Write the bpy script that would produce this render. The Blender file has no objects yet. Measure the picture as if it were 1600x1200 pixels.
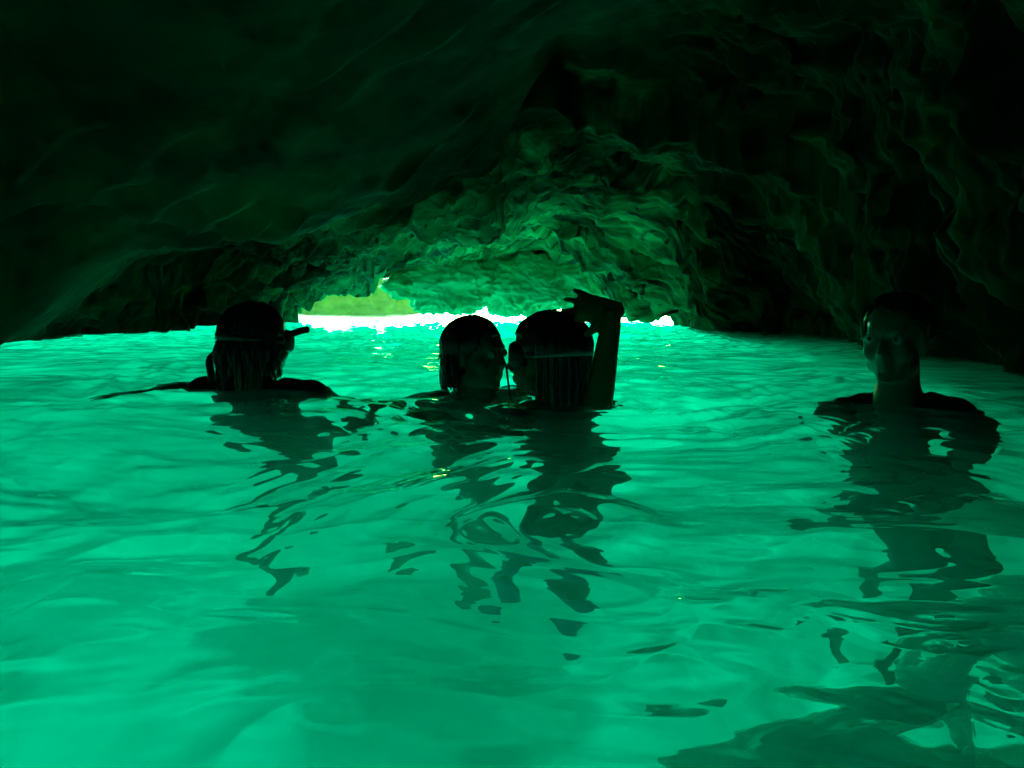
import bpy, bmesh, math, random
import numpy as np
from mathutils import Vector, Matrix

# ------------------------------------------------------------------ scene, camera, world, sun
sc = bpy.context.scene
C = sc.collection
CAM_Z, F, PITCH = 0.29, 1185.0, math.atan(142/1185)
cam_d = bpy.data.cameras.new('camera'); cam = bpy.data.objects.new('camera', cam_d); C.objects.link(cam)
cam.location = (0, 0, CAM_Z); cam.rotation_euler = (math.pi/2 - PITCH, 0, 0)
cam_d.sensor_width = 36; cam_d.lens = 36*F/1600; cam_d.clip_start = 0.02; cam_d.clip_end = 2000
sc.camera = cam

SUN_EL, SUN_AZ = math.radians(16), math.radians(12)      # azimuth to the left of straight ahead
sdir = Vector((-math.sin(SUN_AZ)*math.cos(SUN_EL), math.cos(SUN_AZ)*math.cos(SUN_EL), math.sin(SUN_EL)))
w = bpy.data.worlds.new('World'); sc.world = w; w.use_nodes = True
nt = w.node_tree; bg = nt.nodes['Background']
sky = nt.nodes.new('ShaderNodeTexSky'); sky.sky_type = 'NISHITA'; sky.sun_disc = False
sky.sun_elevation = SUN_EL; sky.sun_rotation = -SUN_AZ
nt.links.new(sky.outputs[0], bg.inputs[0]); bg.inputs[1].default_value = 0.15
sl = bpy.data.lights.new('sun', 'SUN'); sl.energy = 5; sl.angle = math.radians(0.5); sl.color = (1, .96, .88)
so = bpy.data.objects.new('sun', sl); C.objects.link(so)
so.rotation_euler = sdir.to_track_quat('Z', 'Y').to_euler()

sc.view_settings.view_transform = 'Standard'; sc.view_settings.look = 'None'
sc.view_settings.exposure = 2.7; sc.view_settings.gamma = 1
sc.view_settings.use_white_balance = True; sc.view_settings.white_balance_temperature = 6500; sc.view_settings.white_balance_tint = -100
cy = sc.cycles
cy.max_bounces = 10; cy.diffuse_bounces = 4; cy.glossy_bounces = 4; cy.transmission_bounces = 8
cy.volume_bounces = 4; cy.transparent_max_bounces = 12
cy.sample_clamp_indirect = 8; cy.use_denoising = True
cy.caustics_refractive = True; cy.caustics_reflective = True; cy.blur_glossy = 0.5

def unproj(u, v, y):
    """the point at depth y seen at photo pixel (u, v)"""
    a, b = (u-800)/F, (600-v)/F
    f = math.cos(PITCH) + b*math.sin(PITCH)
    return a/f*y, y, CAM_Z + (b*math.cos(PITCH) - math.sin(PITCH))/f*y
def water_y(v):
    b = (600-v)/F
    return -CAM_Z*(math.cos(PITCH)+b*math.sin(PITCH))/(b*math.cos(PITCH)-math.sin(PITCH))

# ------------------------------------------------------------------ numpy noise
_rs = np.random.RandomState(7)
_perm = np.tile(_rs.permutation(256), 3)
_g = _rs.normal(size=(256, 3)); _g /= np.linalg.norm(_g, axis=1)[:, None]
def noise(x, y, z=0.0):
    x, y, z = np.broadcast_arrays(np.asarray(x, float), y, z)
    xi, yi, zi = np.floor(x).astype(int), np.floor(y).astype(int), np.floor(z).astype(int)
    xf, yf, zf = x-xi, y-yi, z-zi
    fx, fy, fz = [t*t*t*(t*(t*6-15)+10) for t in (xf, yf, zf)]
    xi &= 255; yi &= 255; zi &= 255
    def h(a, b, c):
        g = _g[_perm[_perm[_perm[xi+a]+yi+b]+zi+c]]
        return g[..., 0]*(xf-a)+g[..., 1]*(yf-b)+g[..., 2]*(zf-c)
    def L(a, b, t): return a+(b-a)*t
    return L(L(L(h(0,0,0),h(1,0,0),fx),L(h(0,1,0),h(1,1,0),fx),fy),
             L(L(h(0,0,1),h(1,0,1),fx),L(h(0,1,1),h(1,1,1),fx),fy),fz)*1.6
def fbm(x, y, z=0.0, o=4, gain=.5):
    s, a, f = 0, 1, 1
    for i in range(o):
        s = s+a*noise(x*f+i*17.3, y*f+i*5.1, z*f+i*3.7); a *= gain; f *= 2.03
    return s
def ridged(x, y, z=0.0, o=4, gain=.5):
    s, a, f = 0, 1, 1
    for i in range(o):
        s = s+a*(1-2*np.abs(noise(x*f+i*11.3, y*f+i*7.1, z*f+i*2.7))); a *= gain; f *= 2.1
    return s
def sstep(a, b, x):
    t = np.clip((x-a)/(b-a), 0, 1); return t*t*(3-2*t)

# ------------------------------------------------------------------ object helpers
def tag(o, label=None, cat=None, group=None, kind=None):
    if label: o['label'] = label
    if cat: o['category'] = cat
    if group: o['group'] = group
    if kind: o['kind'] = kind
    return o
def link(name, me, mat, parent=None, smooth=True):
    o = bpy.data.objects.new(name, me); C.objects.link(o)
    if mat: me.materials.append(mat)
    if smooth: me.polygons.foreach_set('use_smooth', [True]*len(me.polygons))
    if parent: o.parent = parent
    return o
def grid_mesh(name, P, flip=False):
    """P: (rows, cols, 3) array -> mesh"""
    r, c, _ = P.shape
    me = bpy.data.meshes.new(name)
    i = (np.arange(r-1)[:, None]*c+np.arange(c-1)[None, :]).ravel()
    q = np.stack([i, i+1, i+c+1, i+c], 1)
    if flip: q = q[:, ::-1]
    n = len(q)
    me.vertices.add(r*c); me.vertices.foreach_set('co', P.reshape(-1).astype(np.float32))
    me.loops.add(n*4); me.loops.foreach_set('vertex_index', q.ravel().astype(np.int32))
    me.polygons.add(n); me.polygons.foreach_set('loop_start', (np.arange(n)*4).astype(np.int32))
    me.update(calc_edges=True); me.validate()
    return me

# ------------------------------------------------------------------ materials
def newmat(name):
    m = bpy.data.materials.new(name); m.use_nodes = True
    return m, m.node_tree, m.node_tree.nodes, m.node_tree.links
def plain(name, col, rough=.5, spec=.5, noise_scale=30, var=.25, bump=.0):
    m, t, N, L = newmat(name); b = N['Principled BSDF']
    b.inputs['Roughness'].default_value = rough; b.inputs['Specular IOR Level'].default_value = spec
    n = N.new('ShaderNodeTexNoise'); n.inputs['Scale'].default_value = noise_scale; n.inputs['Detail'].default_value = 5
    tc = N.new('ShaderNodeTexCoord'); L.new(tc.outputs['Object'], n.inputs['Vector'])
    r = N.new('ShaderNodeValToRGB'); L.new(n.outputs['Fac'], r.inputs[0])
    r.color_ramp.elements[0].position = .3; r.color_ramp.elements[1].position = .7
    r.color_ramp.elements[0].color = [c*(1-var) for c in col]+[1]; r.color_ramp.elements[1].color = [min(1, c*(1+var)) for c in col]+[1]
    L.new(r.outputs[0], b.inputs['Base Color'])
    if bump:
        bp = N.new('ShaderNodeBump'); bp.inputs['Strength'].default_value = bump; bp.inputs['Distance'].default_value = .004
        L.new(n.outputs['Fac'], bp.inputs['Height']); L.new(bp.outputs[0], b.inputs['Normal'])
    return m

def rock_mat(name, c0, c1, c2, rough=.5, scale=1.0, bump=.7, strata=True, pale=None):
    """wet layered rock: dark seams, mineral green film, fine streaked relief"""
    m, t, N, L = newmat(name); b = N['Principled BSDF']; b.inputs['Specular IOR Level'].default_value = .3
    tc = N.new('ShaderNodeTexCoord')
    mp = N.new('ShaderNodeMapping'); mp.inputs['Scale'].default_value = (1.6*scale, 2.6*scale, 2.4*scale) if strata else (3*scale,)*3
    mp.inputs['Rotation'].default_value = (.25, 0, .12)
    L.new(tc.outputs['Object'], mp.inputs[0])
    n1 = N.new('ShaderNodeTexNoise'); n1.inputs['Scale'].default_value = .7*scale; n1.inputs['Detail'].default_value = 6
    L.new(tc.outputs['Object'], n1.inputs['Vector'])
    n2 = N.new('ShaderNodeTexNoise'); n2.inputs['Scale'].default_value = 2.0; n2.inputs['Detail'].default_value = 6
    n2.inputs['Roughness'].default_value = .55; n2.inputs['Distortion'].default_value = .5
    L.new(mp.outputs[0], n2.inputs['Vector'])
    n3 = N.new('ShaderNodeTexNoise'); n3.inputs['Scale'].default_value = 28; n3.inputs['Detail'].default_value = 6
    L.new(tc.outputs['Object'], n3.inputs['Vector'])
    vo = N.new('ShaderNodeTexVoronoi'); vo.feature = 'DISTANCE_TO_EDGE'; vo.inputs['Scale'].default_value = 2.2
    L.new(mp.outputs[0], vo.inputs['Vector'])
    r = N.new('ShaderNodeValToRGB'); e = r.color_ramp.elements
    e[0].position = .33; e[0].color = (*c0, 1); e[1].position = .7; e[1].color = (*c2, 1)
    x = e.new(.5); x.color = (*c1, 1)
    mx = N.new('ShaderNodeMath'); mx.operation = 'MULTIPLY_ADD'; L.new(n1.outputs['Fac'], mx.inputs[0]); mx.inputs[1].default_value = .55
    ml = N.new('ShaderNodeMath'); ml.operation = 'MULTIPLY'; L.new(n2.outputs['Fac'], ml.inputs[0]); ml.inputs[1].default_value = .45
    L.new(ml.outputs[0], mx.inputs[2]); L.new(mx.outputs[0], r.inputs[0]); L.new(r.outputs[0], b.inputs['Base Color'])
    if pale:                                    # light painted in: bright stone colour near the mouth, dark farther in
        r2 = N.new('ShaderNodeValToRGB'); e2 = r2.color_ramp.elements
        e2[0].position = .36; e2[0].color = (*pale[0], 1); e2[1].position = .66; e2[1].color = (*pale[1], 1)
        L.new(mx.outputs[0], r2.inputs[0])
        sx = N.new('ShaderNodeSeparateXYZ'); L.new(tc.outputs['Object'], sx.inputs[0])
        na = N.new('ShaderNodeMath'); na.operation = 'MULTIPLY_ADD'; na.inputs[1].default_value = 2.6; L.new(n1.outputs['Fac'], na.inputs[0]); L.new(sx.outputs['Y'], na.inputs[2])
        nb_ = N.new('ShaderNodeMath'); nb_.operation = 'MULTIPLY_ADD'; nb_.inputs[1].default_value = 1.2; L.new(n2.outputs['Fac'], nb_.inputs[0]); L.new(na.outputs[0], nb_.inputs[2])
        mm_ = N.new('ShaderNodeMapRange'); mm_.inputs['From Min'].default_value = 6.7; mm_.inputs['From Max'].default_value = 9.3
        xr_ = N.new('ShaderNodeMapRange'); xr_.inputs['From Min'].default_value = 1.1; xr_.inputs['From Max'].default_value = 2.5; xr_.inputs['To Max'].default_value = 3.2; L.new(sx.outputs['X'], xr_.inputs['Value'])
        xl2 = N.new('ShaderNodeMapRange'); xl2.inputs['From Min'].default_value = -1.3; xl2.inputs['From Max'].default_value = -2.6; xl2.inputs['To Max'].default_value = 1.9; L.new(sx.outputs['X'], xl2.inputs['Value'])  # colour also darkened towards both side walls, as shade
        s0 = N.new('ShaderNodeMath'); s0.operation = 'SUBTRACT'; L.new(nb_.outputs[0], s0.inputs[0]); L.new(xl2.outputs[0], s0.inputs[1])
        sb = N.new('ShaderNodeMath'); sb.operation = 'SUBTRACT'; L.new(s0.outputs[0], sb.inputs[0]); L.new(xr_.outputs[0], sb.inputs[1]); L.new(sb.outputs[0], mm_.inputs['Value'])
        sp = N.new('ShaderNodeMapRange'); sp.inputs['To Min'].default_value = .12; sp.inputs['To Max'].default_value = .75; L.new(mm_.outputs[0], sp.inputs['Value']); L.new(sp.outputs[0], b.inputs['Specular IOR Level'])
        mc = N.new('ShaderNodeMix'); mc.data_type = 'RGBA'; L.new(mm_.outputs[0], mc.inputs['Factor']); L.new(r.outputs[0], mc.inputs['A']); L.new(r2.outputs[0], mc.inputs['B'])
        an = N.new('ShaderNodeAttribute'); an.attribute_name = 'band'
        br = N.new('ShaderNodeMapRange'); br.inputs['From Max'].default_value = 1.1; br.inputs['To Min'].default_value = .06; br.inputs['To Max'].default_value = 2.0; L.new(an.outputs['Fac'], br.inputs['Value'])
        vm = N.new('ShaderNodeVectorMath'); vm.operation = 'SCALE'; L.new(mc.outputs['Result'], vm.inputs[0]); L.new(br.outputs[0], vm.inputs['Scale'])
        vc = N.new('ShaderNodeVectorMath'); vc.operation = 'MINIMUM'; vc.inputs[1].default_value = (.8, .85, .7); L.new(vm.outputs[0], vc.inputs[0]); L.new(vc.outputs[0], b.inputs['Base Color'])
    a1 = N.new('ShaderNodeMath'); a1.operation = 'MULTIPLY_ADD'; L.new(n3.outputs['Fac'], a1.inputs[0]); a1.inputs[1].default_value = .10
    L.new(n2.outputs['Fac'], a1.inputs[2])
    cl = N.new('ShaderNodeMapRange'); cl.inputs['From Max'].default_value = .05; cl.inputs['To Max'].default_value = .05
    L.new(vo.outputs['Distance'], cl.inputs['Value'])
    a2 = N.new('ShaderNodeMath'); a2.operation = 'ADD'; L.new(a1.outputs[0], a2.inputs[0]); L.new(cl.outputs[0], a2.inputs[1])
    bp = N.new('ShaderNodeBump'); bp.inputs['Strength'].default_value = bump; bp.inputs['Distance'].default_value = .028
    L.new(a2.outputs[0], bp.inputs['Height']); L.new(bp.outputs[0], b.inputs['Normal'])
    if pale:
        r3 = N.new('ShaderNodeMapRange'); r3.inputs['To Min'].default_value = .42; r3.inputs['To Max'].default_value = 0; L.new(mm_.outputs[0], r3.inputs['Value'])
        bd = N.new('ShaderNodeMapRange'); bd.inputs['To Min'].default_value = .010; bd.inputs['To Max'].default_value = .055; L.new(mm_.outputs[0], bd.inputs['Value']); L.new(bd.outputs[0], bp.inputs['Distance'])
    rr = N.new('ShaderNodeMapRange'); rr.inputs['To Min'].default_value = rough-.12; rr.inputs['To Max'].default_value = rough+.25
    L.new(n3.outputs['Fac'], rr.inputs['Value'])
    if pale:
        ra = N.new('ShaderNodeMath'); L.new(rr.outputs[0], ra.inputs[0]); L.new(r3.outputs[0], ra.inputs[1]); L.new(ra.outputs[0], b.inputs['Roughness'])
    else: L.new(rr.outputs[0], b.inputs['Roughness'])
    return m

M_ROCK = rock_mat('wet_cave_rock', (.003,.006,.0022), (.006,.012,.004), (.016,.030,.009), .42, pale=((.05,.08,.03), (.58,.70,.34)))  # base colour carries painted light: mouth end brightened, inner roof darkened
M_FAR = rock_mat('algae_rock', (.08,.09,.02), (.22,.24,.06), (.38,.38,.10), .6, scale=1.6)
M_ROCKB = rock_mat('brightened_layered_rock', (.16,.20,.09), (.56,.64,.38), (.80,.85,.66), .4, scale=1.8)  # rock colour raised to paint in the brightness at the mouth
M_SUBROCK = rock_mat('submerged_rock', (.20,.27,.20), (.45,.52,.40), (.70,.74,.60), .8, scale=1.3, strata=False)
M_SAND = plain('pale_sand', (.58,.62,.50), .9, .2, 1.1, .45)
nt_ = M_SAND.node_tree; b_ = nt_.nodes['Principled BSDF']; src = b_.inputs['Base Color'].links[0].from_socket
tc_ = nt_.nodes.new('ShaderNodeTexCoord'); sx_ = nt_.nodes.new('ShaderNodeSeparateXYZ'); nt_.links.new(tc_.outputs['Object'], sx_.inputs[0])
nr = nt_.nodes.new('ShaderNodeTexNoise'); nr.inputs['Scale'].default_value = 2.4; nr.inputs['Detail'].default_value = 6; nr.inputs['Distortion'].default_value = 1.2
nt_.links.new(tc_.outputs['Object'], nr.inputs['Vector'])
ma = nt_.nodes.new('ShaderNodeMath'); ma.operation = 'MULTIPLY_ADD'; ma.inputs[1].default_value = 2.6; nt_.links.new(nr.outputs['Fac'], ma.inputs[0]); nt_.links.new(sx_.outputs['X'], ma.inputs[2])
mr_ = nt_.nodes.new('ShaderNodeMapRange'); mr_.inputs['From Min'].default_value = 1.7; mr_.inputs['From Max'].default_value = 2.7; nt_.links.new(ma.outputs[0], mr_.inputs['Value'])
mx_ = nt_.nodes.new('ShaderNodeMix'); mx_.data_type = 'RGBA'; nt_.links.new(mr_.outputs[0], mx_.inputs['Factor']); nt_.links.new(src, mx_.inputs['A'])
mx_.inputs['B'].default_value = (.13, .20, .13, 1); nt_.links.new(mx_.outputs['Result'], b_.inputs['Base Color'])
# ------------------------------------------------------------------ the cave roof
CP = [  # photo column, photo row, distance
 (0,430,3.7),(0,300,3.4),(0,100,3.0),(0,0,2.75),(0,537,4.2),
 (200,485,5.3),(200,410,4.5),(200,345,3.9),(200,200,3.3),(200,0,2.65),
 (100,525,5.1),(100,350,3.8),
 (300,503,7.2),(300,455,6.0),(300,385,4.4),(300,330,4.0),
 (400,482,9.2),(400,445,6.6),(400,392,5.0),(400,372,4.3),(400,250,3.6),(400,120,3.1),(400,0,2.7),
 (480,474,10.0),(520,458,9.9),(580,447,10.2),(520,420,7.0),(520,385,5.2),(520,350,4.5),
 (640,434,10.3),(640,405,8.6),(640,370,6.4),(640,330,5.0),(640,200,3.9),(640,0,2.9),
 (760,438,10.4),(760,400,9.4),(760,355,7.6),(760,315,5.9),(760,240,4.7),(760,100,3.7),
 (862,436,10.4),(865,395,9.3),(868,352,8.1),(870,300,6.6),(872,220,5.2),(875,130,4.5),(870,0,3.2),
 (900,470,10.3),(940,490,10.2),(940,462,9.6),(940,420,9.0),(940,360,7.8),(940,300,6.4),(945,255,5.5),(940,200,4.8),(930,120,4.4),(935,30,3.5),
 (1000,478,9.2),(1000,440,8.4),(1000,380,7.4),(1000,320,6.4),(1000,262,5.3),(1000,230,4.7),(1000,140,4.5),(1000,0,3.4),
 (1045,480,8.2),(1045,440,7.6),(1045,380,6.7),(1060,300,5.6),(1060,250,4.7),(1060,200,4.5),
 (1130,490,6.5),(1130,440,6.0),(1130,350,5.2),(1140,260,4.4),(1140,150,4.1),(1140,0,3.2),
 (1235,500,5.3),(1235,440,4.9),(1235,350,4.3),(1235,250,4.0),(1235,150,3.7),(1235,0,2.9),
 (1330,520,4.2),(1350,450,3.9),(1350,330,3.5),(1350,180,3.3),(1350,0,2.7),
 (1450,545,3.4),(1450,420,3.2),(1450,250,3.0),(1450,80,2.6),
 (1600,565,2.62),(1600,450,2.55),(1600,280,2.4),(1600,100,2.2),(1600,0,2.05)]
def near(y): return y if y < 5 else 5+(y-5)*.5
pts = [unproj(u, v, near(y)) for u, v, y in CP]
# the water line (z = 0) and just past it, then the part behind and above the camera
for u, v in [(0,546),(100,531),(200,521),(300,511),(360,501),(430,494)]:
    x, y, z = unproj(u, v, near(water_y(v))); pts.append((x, y, z)); pts.append((x-.35, y+.15, z-.24))
for u, v in [(1000,500),(1060,506),(1150,512),(1235,520),(1350,552),(1450,565),(1600,590)]:
    x, y, z = unproj(u, v, near(water_y(v))); pts.append((x, y, z+(.03 if u < 1100 else 0))); q_ = 1.1 if u < 1100 else .4; pts.append((x+q_, y+.15, -.7))
pts += [(-3.6,2.5,.3),(-4.2,2.5,-.3),(-3.4,1,.55),(-3.4,-1,.6),(2.0,1.6,.35),(2.2,0,.4),(2.7,1,-.6),(2.7,-1,-.6),
        (0,1.5,1.5),(0,0,1.55),(0,-1,1.3),(-1.8,1.2,1.35),(-1.8,-.5,1.2),(1.2,1,1.3),(1.2,-.5,1.2),(0,-2,.3),(-2.5,-2,.2),(1.8,-2,.2),
        (0,-2.6,-.7),(-3.4,-2.6,-.7),(2.6,-2.6,-.7),(-4.2,0,-.3),(-3.9,8,-.15),(-3.9,6,-.15),(-6.5,8,-.3),(-6.5,4,-.3),(-6.5,0,-.3),(-5,3,-.3),(-5,-2,-.3),(-5,6,-.25),(3.0,8,-.7),(3.0,6,-.7),(2.2,8,-.4)]
pts += [(.95,7.85,.12),(1.35,7.85,.11),(1.75,7.8,.09),(1.35,7.2,.09)]
pts = np.array(pts)
def rbf(P, X, Y, ys=.75, lam=2e-3):
    S = np.stack([P[:, 0], P[:, 1]*ys], 1); n = len(S)
    d = np.linalg.norm(S[:, None]-S[None], axis=2)
    K = d**2*np.log(d+1e-9); K[np.arange(n), np.arange(n)] = lam*n*.02
    A = np.zeros((n+3, n+3)); A[:n, :n] = K; A[:n, n] = 1; A[:n, n+1:] = S; A[n, :n] = 1; A[n+1:, :n] = S.T
    wgt = np.linalg.solve(A, np.concatenate([P[:, 2], np.zeros(3)]))
    out = np.zeros(X.size); xs, yy = X.ravel(), Y.ravel()*ys
    for i in range(0, X.size, 60000):
        q = np.stack([xs[i:i+60000], yy[i:i+60000]], 1)
        d = np.sqrt(((q[:, None]-S[None])**2).sum(2))
        out[i:i+60000] = (d**2*np.log(d+1e-9))@wgt[:n]+wgt[n]+q@wgt[n+1:]
    return out.reshape(X.shape)
NR, NC = 980, 700
yv = np.concatenate([np.linspace(-2.8, 2.0, 60)[:-1], np.linspace(2.0, 7.85, NR-59)])
sv = np.linspace(-1, 1, NC)
Y = np.repeat(yv[:, None], NC, 1)
XL = -6.5-0*Y; XR = np.interp(Y, [-3,5,8,12], [2.9,3.0,3.3,3.6])  # left side stretched out of view to keep daylight off the near water
sq = np.concatenate([np.linspace(0, .32, 61)[:-1], np.linspace(.32, 1, NC-60)])[None]; X = XL+(XR-XL)*sq
cs = 3                                         # coarse solve, then bilinear upsample
yc, xc = yv[::cs], np.arange(0, NC, cs)
Hc = rbf(pts, X[::cs, ::cs], Y[::cs, ::cs])
Hx = np.stack([np.interp(np.arange(NC), xc, r) for r in Hc])
H = np.stack([np.interp(yv, yc, Hx[:, j]) for j in range(NC)], 1)
Hs = H
# relief: broad lobes, layered steps across the cave axis (chevrons under the arch), cracks, grit
Zs = Hs
wx = fbm(X*.8, Y*.8, Zs*.8+3.1, 3)*.35; wy = fbm(X*.8+9, Y*.8, Zs*.8+1.7, 3)*.35
rough = sstep(4.1, 5.4, Y)*.9+.16              # the near bulge is smoother
rough = np.maximum(rough, sstep(.5, 1.2, X)*.75)
broad = fbm(X*.9+wx, Y*.7+wy, Zs+5, 3)*.10+.07*fbm(X*2.1, Y*1.8+wy, Zs*2+2, 3)*rough
lay_c = Y+.62*np.minimum(X-.35, 0)+.32*np.maximum(X-.35, 0)+wy*.35+.06*fbm(X*1.5, Y*1.5, Zs, 2)   # bedding planes, meeting in a chevron
st = lay_c*3.1+fbm(X*1.1, Y*1.6, Zs+9, 3)*.45
saw = st-np.floor(st); saw = np.where(saw < .82, saw/.82, (1-saw)/.18)
st2 = lay_c*8.7+fbm(X*1.4, Y*1.8, Zs+19, 3)*.6
saw2 = st2-np.floor(st2); saw2 = np.where(saw2 < .8, saw2/.8, (1-saw2)/.2)
m1 = sstep(-.25, .35, fbm(X*1.3, Y*.9, Zs+14, 3)); m2 = sstep(-.3, .3, fbm(X*2.0, Y*1.5, Zs*2+24, 3))
streak = ridged(X*1.3+wx, lay_c*7.5, Zs*1.2+2, 4, .55)
bumps = fbm(X*5+wx, Y*4+wy, Zs*5+8, 4, .55)
blocks = ridged(X*1.7+wx, Y*1.5+wy, Zs*1.7+61, 3, .5)
far_ = sstep(4.3, 5.6, Y); rz = sstep(.5, 1.2, X)*(1-far_)
D = broad*(.45+.7*rough)-rough*(.17*saw*m1+.080*saw2*(.35+.65*m2)*far_-.08)+rough*(.042*far_*streak+.016*bumps+.014*blocks)
D += rz*(.055*blocks+.045*bumps+.012*fbm(X*14, Y*14, Zs*14+4, 3))
D += far_*(.016*ridged(X*4+wx, lay_c*24, Zs*4+2, 3, .6)+.008*ridged(X*15, Y*13, Zs*15+9, 3, .6))*sstep(-.6, .5, fbm(X*1.7, Y*1.7, Zs+77, 2))
D += .006*rough**2*fbm(X*20, Y*16, Zs*20+4, 3)
cracks = np.maximum(0, ridged(X*1.1+wx*2, Y*.8+wy*2, Zs+31, 2)-1.0)*sstep(.35, .8, rough); D += cracks*.10
H = H+0
gy_, gx_ = np.gradient(Hs); gy_ = gy_/np.gradient(Y, axis=0); gx_ = gx_/np.gradient(X, axis=1)
nl = np.sqrt(gx_**2+gy_**2+1); NX, NY, NZ = -gx_/nl, -gy_/nl, 1/nl
# named edges of the roof: recess above the ridge, rib right of the arch, crevice beyond the near bulge
def edge(cols):
    q = np.array([unproj(u, v, y)[:2] for u, v, y in cols]); return q
def yline(q, X, jit): return np.interp(X, q[:, 0], q[:, 1])+jit
jit = .10*fbm(X*3, Y*0+3.3, 70, 4)
q = edge([(872,100,4.7),(905,170,4.9),(940,215,4.85),(965,245,4.75),(1140,252,4.4),(1260,270,4.1),(1400,250,3.6)])
d = yline(q, X, jit)-Y; e = sstep(q[0, 0]-.25, q[0, 0]+.05, X)*sstep(0, .05, d)
H += e*.24*np.exp(-np.maximum(d, 0)/.8)*sstep(2.2, 1.5, X)
H -= .05*np.exp(-(d/.06)**2)*sstep(q[0, 0]-.25, q[0, 0]+.05, X)*sstep(2.0, 1.3, X)
q = edge([(-100,300,3.5),(0,292,3.5),(130,320,3.7),(230,368,4.0),(400,384,4.4),(500,360,4.7),(600,300,4.6)])
d = Y-yline(q, X, jit*.6); e = sstep(.0, -.35, X-q[-1, 0])
H += e*.11*sstep(0, .08, d)*np.exp(-np.maximum(d, 0)/.45)
q = edge([(940,255,5.2),(1000,320,5.6),(1045,390,5.9),(1065,440,6.0),(1115,497,5.8)])
xl_ = np.interp(Y, q[:4, 1], q[:4, 0])+.5*jit; d = X-xl_
w_ = sstep(5.0, 5.3, Y)
H -= w_*.05*np.exp(-(d/.10)**2)*sstep(-.1, .0, d+.1); H += w_*.10*sstep(.0, .12, d)*np.exp(-np.maximum(d-.1, 0)/.35)
H = H+NZ*D
# below the water the far lip stays shallow; the unseen left is deepened to block light; on the right it runs down to the bed
deep = sstep(.2, 1.2, X+.1*(Y-6)*0)
under = np.minimum(H, 0)
H = np.where(H < 0, np.where(X < .2, np.maximum(under*(.6+1.6*sstep(-2.6, -3.4, X)), -.16-1.3*sstep(-2.7, -4.2, X)+.03*bumps), under*2.4), H)
H = np.maximum(H, -2.0)
ox = NX*D+.05*fbm(X*2.2, Y*2.0, 40, 3)*rough; oy = NY*D+.07*fbm(X*2.2, Y*2.0, 50, 3)*rough
P = np.stack([X+ox, Y+oy, H], 2)
# close it: sides up to an outer back, so the roof is a solid slab of rock
def ring(P, k, dz, top):
    Q = P.copy(); return Q
top = P[::14, ::14].copy(); top[..., 2] = 2.3+.35*fbm(top[..., 0]*.5, top[..., 1]*.5, 60, 3)
me = grid_mesh('cave_ceiling', P, flip=True)
# mineral banding: thin layers of darker and paler stone that follow the bedding, broken by seams
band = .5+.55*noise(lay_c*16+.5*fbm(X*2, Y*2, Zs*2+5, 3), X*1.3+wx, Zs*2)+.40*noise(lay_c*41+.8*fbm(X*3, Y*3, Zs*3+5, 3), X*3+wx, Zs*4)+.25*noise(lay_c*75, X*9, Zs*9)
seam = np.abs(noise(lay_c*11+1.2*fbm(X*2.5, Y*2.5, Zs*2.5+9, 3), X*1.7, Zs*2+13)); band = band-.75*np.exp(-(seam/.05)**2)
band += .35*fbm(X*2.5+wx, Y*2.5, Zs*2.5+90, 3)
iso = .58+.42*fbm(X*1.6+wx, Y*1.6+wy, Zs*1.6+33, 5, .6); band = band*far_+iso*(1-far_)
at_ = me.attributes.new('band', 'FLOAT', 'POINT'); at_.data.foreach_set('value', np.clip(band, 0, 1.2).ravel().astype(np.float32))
bm = bmesh.new(); bm.from_mesh(me)
edges = [e for e in bm.edges if e.is_boundary]
r = bmesh.ops.extrude_edge_only(bm, edges=edges)
vs = [g for g in r['geom'] if isinstance(g, bmesh.types.BMVert)]
for v_ in vs:
    v_.co.z = 2.4+.2*math.sin(v_.co.x*1.7)+.2*math.sin(v_.co.y*1.3)
eb = [e for e in bm.edges if e.is_boundary]
bmesh.ops.contextual_create(bm, geom=eb)
bm.to_mesh(me); bm.free()
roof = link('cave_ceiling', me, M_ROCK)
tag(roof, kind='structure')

# ------------------------------------------------------------------ sea bed
xs = np.concatenate([np.linspace(-60,-8,20)[:-1], np.linspace(-8,8,260), np.linspace(8,60,20)[1:]])
ys = np.concatenate([np.linspace(-30,-3,12)[:-1], np.linspace(-3,16,300), np.linspace(16,120,20)[1:]])
XX, YY = np.meshgrid(xs, ys)
Z = -2.05+.12*fbm(XX*.5, YY*.5, 2, 3)+.05*fbm(XX*2.5, YY*2.5, 3, 4)
Z += .07*ridged(XX*1.6, YY*1.6, 7, 3)*sstep(.6, 1.4, XX)
Z += .25*sstep(6.3, 7.3, YY)*(1-sstep(9.5, 13, YY))*sstep(-4, -2.0, XX)-.6*sstep(20, 50, np.hypot(XX, YY))
Z += 1.1*sstep(1.2, 3.0, XX)*(1-sstep(6, 8, YY))+.2*np.exp(-((XX-1.6)**2+(YY-1.6)**2)/.8)
bed = link('sea_bed', grid_mesh('sea_bed', np.stack([XX, YY, Z], 2)), M_SAND); tag(bed, kind='structure')

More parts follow.
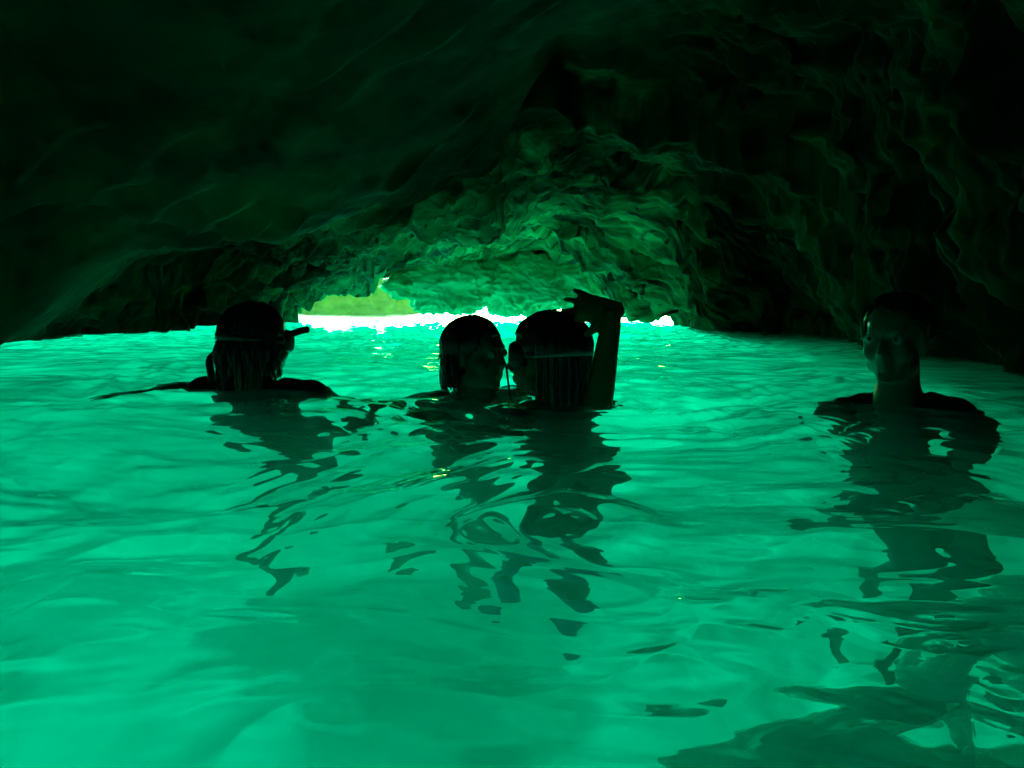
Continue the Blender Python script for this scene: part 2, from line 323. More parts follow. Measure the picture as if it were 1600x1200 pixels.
# ------------------------------------------------------------------ water surface
def wave(X, Y):
    wx = fbm(X*.9, Y*.9, 1.1, 2)*.5; wy = fbm(X*.9+7, Y*.9, 2.1, 2)*.5
    near = 1-sstep(1.5, 5, Y)
    h = .012*fbm(X*1.5+wx, Y*1.7+wy, 0, 2)
    h = h+.0130*ridged(X*1.7+wx*2.0, Y*2.3+wy*2.0, 6, 2, .35)*(.35+.65*near)
    h = h+.0030*fbm(X*5+wx*3, Y*8+wy*3, 4, 3)
    h = h+.0060*ridged(X*2.6+wx*5, Y*3.6+wy*5, 16, 1)*near*sstep(-.3, .3, noise(X*.8, Y*.8, 44))
    h = h+.0080*noise(X*7, Y*13+wx*4, 11)*sstep(2.2, 4.5, Y)+.0055*noise(X*17, Y*31+wx*4, 12)*sstep(2.6, 5, Y)
    h = h+.0024*ridged(X*4.2+wx*9, Y*5.0+wy*9, 26, 1)*near+.0012*ridged(X*9+wx*14, Y*10+wy*14, 36, 1)*near*sstep(-.3, .4, noise(X*.9, Y*.9, 54))
    for cx, cy_, a, l, d in RINGS:
        r = np.hypot(X-cx, Y-cy_); h = h+a*np.cos(r*2*math.pi/l)*np.exp(-r/d)
    return h
RINGS = [(-.80,2.3,.004,.13,.35),(-.12,2.35,.004,.12,.35),(.10,2.05,.004,.12,.35),(.98,1.85,.004,.14,.4),(.06,.90,.0045,.10,.16),(-.45,1.05,.0022,.16,.3),(.24,1.9,.004,.09,.5),(.25,2.0,.003,.07,.3)]
NR2, NC2 = 1000, 900
yv2 = np.concatenate([np.linspace(-2.6, .25, 30)[:-1], .25*(8.0/.25)**np.linspace(0, 1, NR2-29)])
s2 = np.linspace(-1, 1, NC2)[None]
Y2 = np.repeat(yv2[:, None], NC2, 1)
A = np.minimum(.78*(np.abs(Y2)+.35), 3.6)
full = np.where(s2 < 0, 3.75, 3.4)
X2 = s2*A+np.sign(s2)*np.abs(s2)**7*(full-A)
W = np.stack([X2, Y2, wave(X2, Y2)], 2)
m, t, N, L = newmat('clear_water')
N.remove(N['Principled BSDF']); g = N.new('ShaderNodeBsdfGlass'); g.inputs['IOR'].default_value = 1.33
g.inputs['Roughness'].default_value = 0; g.inputs['Color'].default_value = (.97,1,.99,1)
L.new(g.outputs[0], N['Material Output'].inputs['Surface'])
M_WATER = m
water = link('water', grid_mesh('water', W), M_WATER); tag(water, kind='structure')

# open sea outside the cave: ripples, clear but letting the sun in
m, t, N, L = newmat('open_sea_water'); N.remove(N['Principled BSDF'])
fr = N.new('ShaderNodeFresnel'); ge = N.new('ShaderNodeNewGeometry'); mr = N.new('ShaderNodeMapRange')
mr.inputs['To Min'].default_value = 1.33; mr.inputs['To Max'].default_value = 1/1.33      # same reflectance from either side
L.new(ge.outputs['Backfacing'], mr.inputs['Value']); L.new(mr.outputs[0], fr.inputs['IOR'])
tr = N.new('ShaderNodeBsdfTransparent'); gl = N.new('ShaderNodeBsdfGlossy'); gl.inputs['Roughness'].default_value = .05
mx = N.new('ShaderNodeMixShader'); L.new(fr.outputs[0], mx.inputs[0]); L.new(tr.outputs[0], mx.inputs[1]); L.new(gl.outputs[0], mx.inputs[2])
L.new(mx.outputs[0], N['Material Output'].inputs['Surface'])
tc = N.new('ShaderNodeTexCoord'); nn = N.new('ShaderNodeTexNoise'); nn.inputs['Scale'].default_value = 5; nn.inputs['Detail'].default_value = 4
L.new(tc.outputs['Object'], nn.inputs['Vector']); bp = N.new('ShaderNodeBump'); bp.inputs['Strength'].default_value = .8; bp.inputs['Distance'].default_value = .10
L.new(nn.outputs['Fac'], bp.inputs['Height']); L.new(bp.outputs[0], gl.inputs['Normal'])
M_SEA = m
def sheet(x0, x1, y0, y1, n):
    a, b = np.meshgrid(np.linspace(x0, x1, n), np.linspace(y0, y1, n))
    return np.stack([a, b, .012*fbm(a*1.5, b*1.5, 3, 4)*np.exp(-np.hypot(a, b)/60)], 2)
bm = bmesh.new()
for a in [(-60,-3.75,-30,8.0,140),(-60,60,8.0,160,220)]:
    mm = grid_mesh('x', sheet(*a)); bm.from_mesh(mm); bpy.data.meshes.remove(mm)
me = bpy.data.meshes.new('sea'); bm.to_mesh(me); bm.free()
sea = link('sea', me, M_SEA); tag(sea, kind='structure')

# the body of the water: green by absorption, faintly milky
m, t, N, L = newmat('green_water_body'); N.remove(N['Principled BSDF'])
vs_ = N.new('ShaderNodeVolumeScatter'); vs_.inputs['Color'].default_value = (.35,1,.85,1); vs_.inputs['Density'].default_value = .29
va = N.new('ShaderNodeVolumeAbsorption'); va.inputs['Color'].default_value = (.0,.960,.93,1); va.inputs['Density'].default_value = .5
vs_.inputs['Anisotropy'].default_value = .6
ad = N.new('ShaderNodeAddShader'); L.new(vs_.outputs[0], ad.inputs[0]); L.new(va.outputs[0], ad.inputs[1])
L.new(ad.outputs[0], N['Material Output'].inputs['Volume'])
bm = bmesh.new(); bmesh.ops.create_cube(bm, size=1)
for v_ in bm.verts: v_.co = (v_.co.x*118, 64+v_.co.y*186, -1.785+v_.co.z*3.47)
me = bpy.data.meshes.new('water_body'); bm.to_mesh(me); bm.free()
body = link('water_body', me, m, smooth=False); tag(body, kind='structure')

# ------------------------------------------------------------------ separate rocks
def rock(name, label, cat, loc, size, seed, mat, peak=None, strata=.05, sub=6, rot=0, amp=.16, tilt=(.5, .3, 1.5)):
    bm = bmesh.new(); bmesh.ops.create_icosphere(bm, subdivisions=sub, radius=1)
    P = np.array([v.co[:] for v in bm.verts]); n = P/np.linalg.norm(P, axis=1)[:, None]
    r = 1+amp*1.6*fbm(n[:, 0]*1.3+seed, n[:, 1]*1.3, n[:, 2]*1.3, 3)+amp*.7*ridged(n[:, 0]*2.2, n[:, 1]*2.2+seed, n[:, 2]*2.2, 4, .5)
    Q = n*r[:, None]*np.array(size)
    if peak is not None:                        # a wedge: narrow towards the top
        zz = np.clip(Q[:, 2]/size[2], -1, 1.3); wd = np.clip(1-.62*np.maximum(zz, 0), .12, 1)
        Q[:, 0] = Q[:, 0]*wd+peak*np.maximum(zz, 0)*size[0]; Q[:, 1] *= wd
    lc = Q@np.array(tilt)*8+2.2*fbm(Q[:, 0]*2.4, Q[:, 1]*2.4, Q[:, 2]*3+seed, 4)
    sw = lc-np.floor(lc); sw = np.where(sw < .8, sw/.8, (1-sw)/.2)
    d = strata*sw*(.3+1.1*sstep(-.3, .4, fbm(Q[:, 0]*3+5, Q[:, 1]*3, Q[:, 2]*3+seed, 2)))+.018*fbm(Q[:, 0]*9, Q[:, 1]*9, Q[:, 2]*9, 4)+strata*.35*ridged(Q[:, 0]*5, Q[:, 1]*5, Q[:, 2]*13+seed, 4, .6)
    Q = Q+n*d[:, None]; c, s_ = math.cos(rot), math.sin(rot)
    Q = np.stack([Q[:, 0]*c-Q[:, 1]*s_, Q[:, 0]*s_+Q[:, 1]*c, Q[:, 2]], 1)
    for v, q in zip(bm.verts, Q): v.co = q
    me = bpy.data.meshes.new(name); bm.to_mesh(me); bm.free()
    o = link(name, me, mat); o.location = loc; tag(o, label, cat); return o
rock('rock', 'sunlit mossy rock sloping out of the water beyond the left end of the roof', 'rock', (-2.75,11.5,-.05), (1.35,.7,.85), 3.1, M_FAR, peak=.45, strata=.02, amp=.12)
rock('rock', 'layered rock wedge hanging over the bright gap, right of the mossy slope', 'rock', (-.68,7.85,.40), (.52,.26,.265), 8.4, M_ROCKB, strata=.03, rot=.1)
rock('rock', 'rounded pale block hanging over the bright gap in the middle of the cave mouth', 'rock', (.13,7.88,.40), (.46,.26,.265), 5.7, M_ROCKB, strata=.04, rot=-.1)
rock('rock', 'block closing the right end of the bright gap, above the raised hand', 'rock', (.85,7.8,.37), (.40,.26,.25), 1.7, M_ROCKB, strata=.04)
rock('sunken_boulder', 'large dark boulder lying under the water near the lower right', 'boulder', (.68,1.50,-1.66), (.42,.26,.28), 2.2, M_SUBROCK, strata=.01, sub=5, rot=.5)
rock('sunken_boulder', 'weedy boulder under the water against the right wall', 'boulder', (1.40,1.75,-1.35), (.30,.26,.24), 6.2, M_SUBROCK, strata=.02, sub=5)
rock('sunken_boulder', 'flat slab under the water at the lower right corner of the photo', 'boulder', (1.02,1.35,-1.65), (.22,.16,.13), 9.2, M_SUBROCK, strata=.02, sub=5, rot=.3)
# ------------------------------------------------------------------ people: helpers
def V(*a): return Vector(a)
def s_ball(bm, c, r, R=None, seg=16):
    res = bmesh.ops.create_uvsphere(bm, u_segments=seg, v_segments=max(6, seg*2//3), radius=1)
    M = Matrix.Translation(Vector(c)) @ (R.to_4x4() if R is not None else Matrix.Identity(4)) @ Matrix.Diagonal((*( (r,)*3 if isinstance(r, (int, float)) else r), 1))
    bmesh.ops.transform(bm, matrix=M, verts=res['verts'])
def s_limb(bm, ps, rs, flat=(1, 1), side=None, n=14, sub=3):
    """one closed tapered tube through points ps with radii rs; flat scales it along side / across"""
    ps = [Vector(p) for p in ps]
    Q, R_ = [], []
    for i in range(len(ps)-1):                 # Catmull-Rom between joints
        p0 = ps[max(i-1, 0)]; p1 = ps[i]; p2 = ps[i+1]; p3 = ps[min(i+2, len(ps)-1)]
        for k in range(sub):
            t = k/sub
            Q.append(.5*((2*p1)+(p2-p0)*t+(2*p0-5*p1+4*p2-p3)*t*t+(3*p1-p0-3*p2+p3)*t**3))
            R_.append(rs[i]+(rs[i+1]-rs[i])*t)
    Q.append(ps[-1]); R_.append(rs[-1])
    rings = []
    for i, q in enumerate(Q):
        d = (Q[min(i+1, len(Q)-1)]-Q[max(i-1, 0)]).normalized()
        s = side if side is not None else (V(1, 0, 0) if abs(d.x) < .8 else V(0, 1, 0))
        a = (s-d*s.dot(d)).normalized(); b = d.cross(a)
        rings.append([bm.verts.new(q+a*math.cos(t)*R_[i]*flat[0]+b*math.sin(t)*R_[i]*flat[1]) for t in [2*math.pi*k/n for k in range(n)]])
    for r0, r1 in zip(rings, rings[1:]):
        for k in range(n): bm.faces.new((r0[k], r0[(k+1) % n], r1[(k+1) % n], r1[k]))
    for r, o, sg in ((rings[0], Q[0], -1), (rings[-1], Q[-1], 1)):
        d = (Q[1]-Q[0]).normalized() if sg < 0 else (Q[-1]-Q[-2]).normalized()
        c = bm.verts.new(o+d*sg*(R_[0] if sg < 0 else R_[-1])*.6)
        for k in range(n):
            f = (r[(k+1) % n], r[k], c) if sg < 0 else (r[k], r[(k+1) % n], c)
            bm.faces.new(f)
def finish(name, bm, mat, root, voxel=None, smooth=0):
    bmesh.ops.recalc_face_normals(bm, faces=bm.faces)
    me = bpy.data.meshes.new(name); bm.to_mesh(me); bm.free()
    base = root
    while base.parent: base = base.parent
    me.transform(Matrix.Translation(-base.location))
    o = link(name, me, mat, root)
    if voxel:
        md = o.modifiers.new('remesh', 'REMESH'); md.mode = 'VOXEL'; md.voxel_size = voxel; md.use_smooth_shade = True
        if smooth:
            md = o.modifiers.new('smooth', 'SMOOTH'); md.factor = .5; md.iterations = smooth
    return o
def frame(f, up=V(0, 0, 1)):
    """rotation whose +Y is f, +Z nearly up"""
    y = Vector(f).normalized(); x = y.cross(up).normalized(); z = x.cross(y)
    return Matrix((x, y, z)).transposed()

def skin(name, col, rough=.35):
    m = plain(name, col, rough, .5, 25, .12, .05)
    m.node_tree.nodes['Principled BSDF'].inputs['Subsurface Weight'].default_value = .0
    return m
M_SKIN = skin('wet_skin', (.10, .08, .045)); M_SKIN2 = skin('tanned_wet_skin', (.09, .075, .02))
M_HAIR = plain('wet_dark_hair', (.012, .012, .010), .28, .6, 60, .3)
M_NEO = plain('black_neoprene', (.014, .016, .016), .55, .4, 80, .3)
M_BLUE = plain('blue_neoprene', (.012, .035, .14), .5, .4, 80, .2)
M_RUB = plain('black_rubber', (.01, .011, .011), .4, .5, 50, .2)
M_STRAP = plain('grey_silicone', (.16, .17, .17), .4, .5, 50, .1)
m, t, N, L = newmat('mask_glass'); b = N['Principled BSDF']; b.inputs['Transmission Weight'].default_value = 1; b.inputs['Roughness'].default_value = .02
b.inputs['Base Color'].default_value = (.9, .95, .92, 1); M_GLASS = m
M_EYE = plain('eye_white', (.22, .22, .19), .15, .5, 5, .02); M_IRIS = plain('dark_iris', (.02, .015, .01), .1, .5, 5, .02)

def head(bm, H, R, k=1.0):
    def P(x, y, z): return H+R@(V(x, y, z)*k)
    def ball(c, r): s_ball(bm, P(*c), [q*k for q in r], R)
    ball((0, -.018, .032), (.074, .096, .083)); ball((0, .015, .045), (.066, .072, .068))
    ball((0, .02, -.03), (.060, .070, .080)); ball((0, .022, -.072), (.050, .058, .038))
    ball((0, .066, -.094), (.026, .022, .019)); ball((0, .076, .028), (.050, .018, .013))
    for s in (-1, 1):
        ball((s*.040, .056, -.030), (.024, .026, .026)); ball((s*.031, .072, .008), (.015, .013, .009)); ball((s*.031, .0765, .0145), (.0155, .0125, .0075)); ball((s*.031, .0750, -.0015), (.0145, .0120, .0055))
        ball((s*.076, -.004, -.008), (.007, .018, .031)); ball((s*.080, -.008, .008), (.006, .014, .014))
        ball((s*.011, .094, -.036), (.008, .010, .007)); ball((s*.047, .010, -.065), (.018, .04, .028))
    s_limb(bm, [P(0, .082, .018), P(0, .096, -.008), P(0, .106, -.032)], [.009*k, .010*k, .0125*k], sub=2)
    ball((0, .085, -.057), (.025, .012, .0055)); ball((0, .084, -.068), (.021, .011, .0065)); ball((0, .076, -.050), (.02, .012, .012))

def hand(bm, W, D, N_, side, L_=.185, curl=.35, spread=.18):
    """wrist W, direction D towards the fingers, N_ palm normal, side +1/-1 where the thumb is"""
    D = D.normalized(); N_ = (N_-D*N_.dot(D)).normalized(); S = D.cross(N_)*side
    pl = L_*.53
    s_limb(bm, [W-D*.02, W+D*pl*.3, W+D*pl*.75, W+D*pl], [.026, .033, .039, .036], flat=(1, .42), side=S, sub=3)
    lens = [.84, .96, 1.0, .80]
    for i in range(4):                          # index (thumb side) to little finger
        off = .030-.020*i
        b = W+D*(pl*.93-.004*abs(i-1.3))+S*off
        a = -spread*(i-1.2)*.5; fd = (D*math.cos(a)+S*math.sin(a)).normalized()
        ln = L_*.48*lens[i]; ps = [b-fd*.015, b]; c = 0; q = b.copy()
        for j, fr_ in enumerate((.46, .30, .24)):
            c += curl*(.7 if j == 0 else 1.0)*(1+.12*i)
            q = q+(fd*math.cos(c)+N_*math.sin(c))*ln*fr_; ps.append(q.copy())
        s_limb(bm, ps, [.0098, .0092, .0086, .0078, .0066], n=10, sub=3)
    tb = W+D*pl*.28+S*.026; td = (D*.62+S*.72+N_*.25).normalized()
    s_limb(bm, [tb-td*.012, tb+td*.030, tb+td*.055+D*.004, tb+td*.070+D*.018], [.015, .0125, .0105, .008], n=10)

def foot(bm, A, D, up=V(0, 0, 1)):
    D = D.normalized(); s = D.cross(up).normalized(); u = s.cross(D)
    s_limb(bm, [A-D*.05-u*.03, A+D*.04-u*.03, A+D*.12-u*.045, A+D*.185-u*.055], [.032, .036, .038, .022], flat=(1, .62), side=s)
    for i in range(5):
        q = A+D*(.175-.008*i)-u*.055+s*(.026-.013*i)
        s_limb(bm, [q, q+D*.03, q+D*.045], [.011-.0012*i, .010-.0012*i, .007], n=8, sub=1)

def person(spec):
    root = bpy.data.objects.new('person', None); C.objects.link(root)
    H = Vector(spec['head']); root.location = (H.x, H.y, -1.5); root.empty_display_size = .1
    tag(root, spec['label'], 'person')
    f = Vector(spec['face']); R = frame(f); k = spec.get('k', 1.0)
    tf = frame(Vector(spec['torso'])); X_, Y_, Z_ = tf.col[0], tf.col[1], tf.col[2]
    sh = Vector(spec['neck'])                    # base of the neck
    dn = Vector(spec.get('down', (0, 0, -1))).normalized(); sw = spec.get('sw', .175)
    bm = bmesh.new(); head(bm, H, R, k)
    nb = H+R@V(0, -.022, -.06)
    s_limb(bm, [nb, nb*.5+sh*.5, sh+dn*.03], [.050, .049, .062], side=X_)
    def tors(g, e):
        T = [(0.0, .07, .055), (.045, .135, .075), (.12, .165, .10), (.22, .155, .108), (.34, .125, .092), (.43, .140, .098), (.52, .155, .105), (.58, .12, .09)]
        q = spec.get('girth', 1.0); gap = sw/.175
        s_limb(g, [sh+dn*t_[0] for t_ in T], [max(t_[1]*gap*q, .01)+e for t_ in T], flat=(1, .68), side=X_, n=22)
    tors(bm, 0)
    joints = {}
    for s, nm in ((-1, 'L'), (1, 'R')):
        S0 = sh+X_*s*sw+dn*spec.get('drop'+nm, .055); S0 = S0+Vector(spec.get('shift'+nm, (0, 0, 0)))
        E, Wp = Vector(spec['elbow'+nm]), Vector(spec['wrist'+nm])
        joints[nm] = (S0, E, Wp)
        s_ball(bm, S0, .058)
        s_limb(bm, [sh+dn*.03+X_*s*.05, (sh+S0)/2+dn*.0, S0], [.045, .045, .050])
        s_limb(bm, [S0, S0*.5+E*.5, E], [.052, .045, .036]); s_limb(bm, [E, E*.6+Wp*.4, Wp], [.039, .037, .023])
        hd = Vector(spec.get('hand'+nm, Wp-E)); pn = Vector(spec.get('palm'+nm, (0, 0, -1)))
        hand(bm, Wp, hd, pn, spec.get('thumb'+nm, s), spec.get('hl'+nm, .185), curl=spec.get('curl'+nm, .25), spread=spec.get('sp'+nm, .18))
        hip = sh+dn*.54+X_*s*.085
        K, A = Vector(spec['knee'+nm]), Vector(spec['ankle'+nm])
        joints['l'+nm] = (hip, K, A)
        s_limb(bm, [hip, hip*.5+K*.5, K], [.074, .060, .043]); s_limb(bm, [K, K*.65+A*.35, A*.75+K*.25, A], [.042, .045, .030, .027])
        foot(bm, A, Vector(spec.get('toe'+nm, (.0, .5, -.85))), spec.get('up', V(0, -.4, .9)))
    body_ = finish('body', bm, spec['skin'], root, spec.get('voxel', .0075), 3)
    for nm_, mat, sel in spec.get('wear', []):
        g = bmesh.new()
        if nm_ == 'wetsuit':
            tors(g, .008)
            for s, nm in ((-1, 'L'), (1, 'R')):
                S0, E, Wp = joints[nm]; s_ball(g, S0, .066)
                s_limb(g, [sh+dn*.04+X_*s*.06, (sh+S0)/2+dn*.0, S0], [.050, .052, .058])
                s_limb(g, [S0, S0*.5+E*.5, E*.96+S0*.04], [.061, .056, .050])
                if sel == 'long': s_limb(g, [E, E*.6+Wp*.4, Wp*.96+E*.04], [.050, .048, .034])
                hip, K, A = joints['l'+nm]
                s_limb(g, [hip, hip*.5+K*.5, K], [.079, .065, .048]); s_limb(g, [K, K*.65+A*.35, A*.75+K*.25, A], [.047, .050, .035, .031])
        elif nm_ == 'swimsuit':
            T = [(.13, .155, 0), (.22, .155, 0), (.34, .125, 0), (.43, .140, 0), (.52, .155, 0), (.585, .12, 0)]
            gap = sw/.175
            s_limb(g, [sh+dn*t_[0] for t_ in T], [t_[1]*gap+.006 for t_ in T], flat=(1, .69), side=X_, n=22)
            for s, nm in ((-1, 'L'), (1, 'R')):
                s_limb(g, [sh+dn*.15+X_*s*.07-Y_*.085, sh+X_*s*.075-dn*.005, sh+dn*.15+X_*s*.07+Y_*.085], [.011, .012, .011], n=8)
        finish(nm_, g, mat, root, .008, 2)
        if sel == 'shoes': pass
    if spec.get('shoes'):
        for nm in 'LR':
            g = bmesh.new(); A = joints['l'+nm][2]; D = Vector(spec.get('toe'+nm, (.0, .5, -.85))).normalized(); up = spec.get('up', V(0, -.4, .9))
            s_ = D.cross(up).normalized(); u_ = s_.cross(D)
            s_limb(g, [A-D*.055-u_*.03, A+D*.04-u_*.03, A+D*.12-u_*.045, A+D*.235-u_*.058], [.038, .043, .045, .030], flat=(1, .66), side=s_)
            s_limb(g, [A+u_*.05, A-u_*.03], [.042, .04])
            finish('shoe', g, spec['shoes'], root, .007, 2)
    spec['R'] = R; spec['H'] = H; spec['root'] = root
    if spec.get('eyes'):
        for s in (-1, 1):
            g = bmesh.new(); s_ball(g, H+R@V(s*.031, .0755, .007), .0125, seg=20); e = finish('eye', g, M_EYE, root)
            g = bmesh.new(); s_ball(g, H+R@V(s*.030, .0835, .007), (.006, .0055, .006), R, seg=16); finish('iris', g, M_IRIS, e)
    return root

def hair(spec, strands, seed=1, cap=1.07, front=.055, mat=None):
    """scalp cap hugging the skull plus many wet tapered strands. strands: list of (count, azimuth range deg, length fn)"""
    rnd = random.Random(seed); H, R, root, k = spec['H'], spec['R'], spec['root'], spec.get('k', 1.0)
    g = bmesh.new()
    r = bmesh.ops.create_uvsphere(g, u_segments=48, v_segments=32, radius=1)
    kill = []
    for v in g.verts:
        n = v.co.copy(); a = math.atan2(n.x, n.y)
        ru = 1+.014*math.sin(a*23+n.z*3)+.010*math.sin(a*41+1)+.055*float(noise(n.x*3.1+seed, n.y*3.1, n.z*3.1))+.02*float(noise(n.x*9+seed, n.y*9, n.z*9))
        p = V(n.x*.0785, -.016+n.y*.099, .034+n.z*.0865)*cap*ru
        hl = front-.0-.130*min(1, abs(a)/1.7)**2 if abs(a) < 1.7 else -.075-.02*(abs(a)-1.7)
        if p.z < hl or (p.y > .062 and p.z < front): kill.append(v)
        v.co = H+R@(p*k)
    bmesh.ops.delete(g, geom=kill, context='VERTS')
    capo = finish('hair', g, mat or M_HAIR, root); md = capo.modifiers.new('solid', 'SOLIDIFY'); md.thickness = .006; md.offset = -1
    g = bmesh.new()
    for cnt, a0, a1, l0, l1, thick, sway in strands:
        for i in range(cnt):
            a = math.radians(a0+(a1-a0)*(i+rnd.random())/cnt); e0 = rnd.uniform(.15, 1.45)
            ps = []
            for q in range(6):                   # run over the skull
                e = e0*(1-q/5)-.25*q/5
                rr = 1.085+.022*rnd.random()
                ps.append(H+R@(V(math.sin(a)*math.cos(e)*.0785*rr, -.016+math.cos(a)*math.cos(e)*.099*rr, .034+math.sin(e)*.0865*rr)*k))
            ln = rnd.uniform(l0, l1); o = R@V(math.sin(a), math.cos(a), 0)
            for q in range(1, 5):                # then hang
                ps.append(ps[5]+V(0, 0, -ln*q/4)+o*sway*(.3*math.sin(q*1.3+i)+.25*q/4)*1.0+V(rnd.uniform(-1, 1), rnd.uniform(-1, 1), 0)*.004)
            th = thick*rnd.uniform(.6, 1.3)
            s_limb(g, ps, [th*.5, th*.8, th, th, th, th, th*.95, th*.8, th*.6, th*.3], n=6, sub=2)
    if strands: finish('wet_lock', g, mat or M_HAIR, capo)
    return capo

def dive_mask(spec, strap_mat=None, dz=.008, buckle=True, lens_w=.068):
    H, R, root = spec['H'], spec['R'], spec['root']
    def P(x, y, z): return H+R@V(x, y, z+dz)
    g = bmesh.new(); n = 40; rings = []
    for (sc_, yy) in ((1.0, .048), (1.02, .068), (.99, .086), (.90, .090), (.86, .084), (.86, .062)):
        ring_ = []
        for i in range(n):
            t = 2*math.pi*i/n; c, s = math.cos(t), math.sin(t)
            x = lens_w*sc_*math.copysign(abs(c)**.6, c); z = .036*sc_*math.copysign(abs(s)**.6, s)
            yb = yy-.9*x*x*4 if yy < .08 else yy-1.2*x*x
            if z < -.02: z += .020*math.exp(-(x/.016)**2)*0
            ring_.append(g.verts.new(P(x, yb, z)))
        rings.append(ring_)
    for a, b in zip(rings, rings[1:]):
        for i in range(n): g.faces.new((a[i], a[(i+1) % n], b[(i+1) % n], b[i]))
    mo = finish('dive_mask', g, M_RUB, root); md = mo.modifiers.new('solid', 'SOLIDIFY'); md.thickness = .004
    g = bmesh.new(); ring_ = []
    for yo in (.083, .086):
        rr = []
        for i in range(n):
            t = 2*math.pi*i/n; c, s = math.cos(t), math.sin(t)
            x = lens_w*.87*math.copysign(abs(c)**.6, c); z = .036*.87*math.copysign(abs(s)**.6, s)
            rr.append(g.verts.new(P(x, yo-1.2*x*x, z)))
        ring_.append(rr)
    g.faces.new(ring_[0][::-1]); g.faces.new(ring_[1])
    for i in range(n): g.faces.new((ring_[0][i], ring_[0][(i+1) % n], ring_[1][(i+1) % n], ring_[1][i]))
    finish('lens', g, M_GLASS, mo)
    g = bmesh.new(); prev = None; first = None; m_ = 44
    for i in range(m_+1):                        # strap round the back of the head
        a = math.radians(72+(288-72)*i/m_)
        wv = .007+.004*math.cos((a-math.pi)*2)
        x, y = math.sin(a)*.088, -.016+math.cos(a)*.110
        z0 = .004-.012*math.cos((a-math.pi))*0+.01*math.cos(a-math.pi)
        vs4 = [g.verts.new(P(x*s_, (y+.016)*s_-.016, z0+h)) for s_, h in ((1, -wv), (1.03, -wv), (1.03, wv), (1, wv))]
        if prev:
            for q in range(4): g.faces.new((prev[q], prev[(q+1) % 4], vs4[(q+1) % 4], vs4[q]))
        prev = vs4
    finish('strap', g, strap_mat or M_STRAP, mo)
    if buckle:
        for s in (-1, 1):
            g = bmesh.new(); s_ball(g, P(s*.086, .02, .006), (.006, .014, .011), R, seg=12); finish('buckle', g, M_RUB, mo)
    return mo

def tube(name, pts_, r, mat, root, n=12):
    g = bmesh.new(); s_limb(g, pts_, [r]*len(pts_), n=n, sub=6); return finish(name, g, mat, root)

# ------------------------------------------------------------------ the four swimmers
# 1: seen from behind on the left, long wet hair, mask turned to the right, left arm along the surface
x1, y1 = -.765, 2.27
A = dict(k=.95, head=(x1+.005, y1, .140), face=(.62, .78, -.05), torso=(.15, .98, 0), neck=(x1, y1-.02, .012), down=(.10, -.05, -1), sw=.165, girth=.85, dropL=.035, dropR=.04,
    elbowL=(x1-.27, y1+.10, -.05), wristL=(x1-.27, y1-.10, -.020), handL=(-.55, -.8, .03), palmL=(0, -.1, -1), curlL=.12, elbowR=(x1+.25, y1+.03, -.27), wristR=(x1+.30, y1-.02, -.50), palmR=(0, 0, -1),
    kneeL=(x1+.12, y1-.02, -.92), ankleL=(x1+.04, y1-.16, -1.30), kneeR=(x1+.22, y1-.05, -.90), ankleR=(x1+.10, y1+.12, -1.20), toeL=(-.05, -.4, -.9), toeR=(.02, .35, -.9),
    skin=M_SKIN, label='swimmer seen from behind on the left, long wet hair, black dive mask and snorkel', wear=[('wetsuit', M_NEO, 'short')])
person(A)
hair(A, [(130, 70, 290, .03, .12, .0045, .02), (40, 100, 260, .09, .17, .006, .04)], 3, cap=1.09)
mo = dive_mask(A, M_RUB)
H, R = A['H'], A['R']
tube('snorkel', [H+R@V(-.078, .055, .03), H+R@V(-.098, .03, -.02), V(x1-.125, y1-.02, .105), V(x1-.128, y1-.03, .045), V(x1-.115, y1-.04, -.04), V(x1-.10, y1-.05, -.10)], .0115, M_RUB, A['root'])
tube('snorkel_tip', [H+R@V(.062, .07, .03), H+R@V(.083, .085, .040), H+R@V(.108, .098, .047)], .0105, M_RUB, A['root'])
tube('loose_strap', [H+R@V(.078, -.01, -.05), H+R@V(.088, -.005, -.085), H+R@V(.098, .0, -.125), H+R@V(.092, .0, -.15)], .0035, M_RUB, A['root'])

# 2: left one of the pair, slicked wet hair, looking to the right
x2, y2 = -.106, 2.27
B = dict(head=(x2, y2, .105), face=(.84, -.54, .02), torso=(.55, -.80, 0), neck=(x2-.02, y2+.015, -.045), down=(-.02, .06, -1), sw=.155, dropL=.03, dropR=.03, k=.93,
    elbowL=(x2+.12, y2-.1, -.30), wristL=(x2+.06, y2-.25, -.38), elbowR=(x2-.24, y2+.05, -.22), wristR=(x2-.30, y2-.12, -.30), palmR=(0, 0, -1),
    kneeL=(x2-.04, y2-.12, -.90), ankleL=(x2+.02, y2-.02, -1.28), kneeR=(x2-.07, y2-.10, -.86), ankleR=(x2-.13, y2+.15, -1.20), toeL=(.1, -.3, -.9), toeR=(-.05, -.2, -.95), girth=.8,
    skin=M_SKIN, eyes=True, label='swimmer with slicked wet hair facing right, left one of the close pair in the middle', wear=[('swimsuit', M_NEO, '')])
person(B)
hair(B, [(90, 85, 275, .01, .15, .0048, .010), (40, 120, 240, .08, .19, .006, .004), (50, 95, 265, .0, .06, .003, .02)], 5, cap=1.05)

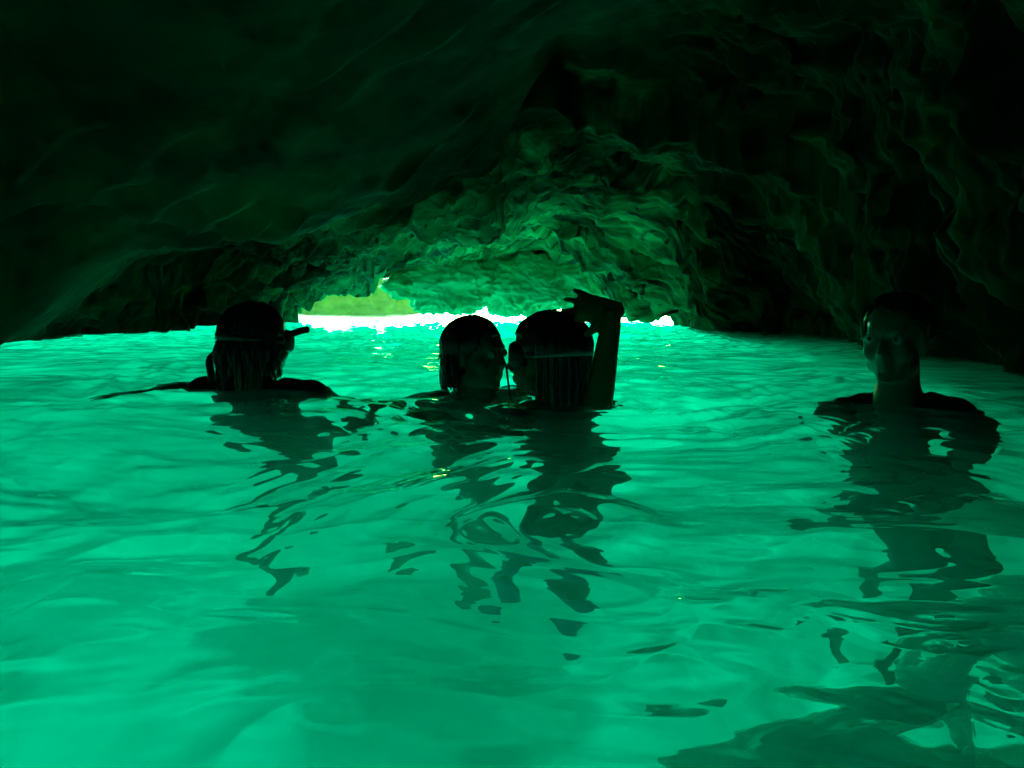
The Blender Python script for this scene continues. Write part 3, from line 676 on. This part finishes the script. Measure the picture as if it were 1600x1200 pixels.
# 3: right one of the pair, looking left, mask on, forearm raised out of the water
x3, y3 = .090, 2.02
D_ = dict(k=.96, head=(x3, y3, .118), face=(-.93, .30, .0), torso=(-.7, .7, 0), neck=(x3+.035, y3-.005, -.03), down=(.05, -.02, -1), sw=.155, girth=.85, dropL=.06, dropR=.06,
    elbowL=(x3-.10, y3-.15, -.32), wristL=(x3-.26, y3-.05, -.22), elbowR=(.208, 1.93, -.085), wristR=(.256, 1.93, .245), handR=(-.84, .45, .10), palmR=(.45, .84, -.25), thumbR=1, curlR=.20, hlR=.165, spR=.34,
    kneeL=(x3+.02, y3-.10, -.88), ankleL=(x3-.06, y3+.10, -1.22), kneeR=(x3+.12, y3-.12, -.86), ankleR=(x3+.14, y3+.02, -1.22), toeL=(-.1, -.35, -.9), toeR=(.15, -.35, -.9), shiftR=(0, -.08, 0),
    skin=M_SKIN2, voxel=.0052, label='swimmer facing left in the middle, mask strap round wet hair, forearm raised', wear=[('wetsuit', M_NEO, 'short')], shoes=M_BLUE)
person(D_)
hair(D_, [(140, 80, 280, .10, .16, .0045, .003), (40, 100, 260, .12, .20, .008, .002)], 8, cap=1.09)
mo = dive_mask(D_, M_STRAP)
H, R = D_['H'], D_['R']
tube('mask_cord', [H+R@V(-.05, .095, -.02), V(x3-.097, y3-.03, .03), V(x3-.093, y3-.03, -.03)], .003, M_RUB, D_['root'], 8)

# 4: on the right in the dark, facing the camera, bare shoulders and straps
x4, y4 = .925, 1.82
E_ = dict(k=.89, head=(x4-.005, y4, .180), face=(-.70, -.71, -.04), torso=(-.70, -.70, 0), neck=(x4+.02, y4+.02, .035), down=(.02, .06, -1), sw=.120, girth=.85, dropL=.05, dropR=.075,
    elbowL=(x4+.14, y4-.10, -.32), wristL=(x4+.05, y4-.20, -.54), elbowR=(x4-.09, y4+.13, -.32), wristR=(x4-.10, y4+.02, -.56),
    kneeL=(x4+.09, y4-.10, -.86), ankleL=(x4+.10, y4+.06, -1.24), kneeR=(x4-.02, y4-.08, -.88), ankleR=(x4-.03, y4+.15, -1.22), toeL=(0, -.6, -.7), toeR=(-.1, -.5, -.8),
    skin=M_SKIN, eyes=True, label='swimmer at the right in the dark with short wet hair, facing the camera', wear=[('wetsuit', M_NEO, 'short')])
person(E_)
hair(E_, [(60, 75, 285, .0, .02, .005, .0)], 11, cap=1.045, front=.08)
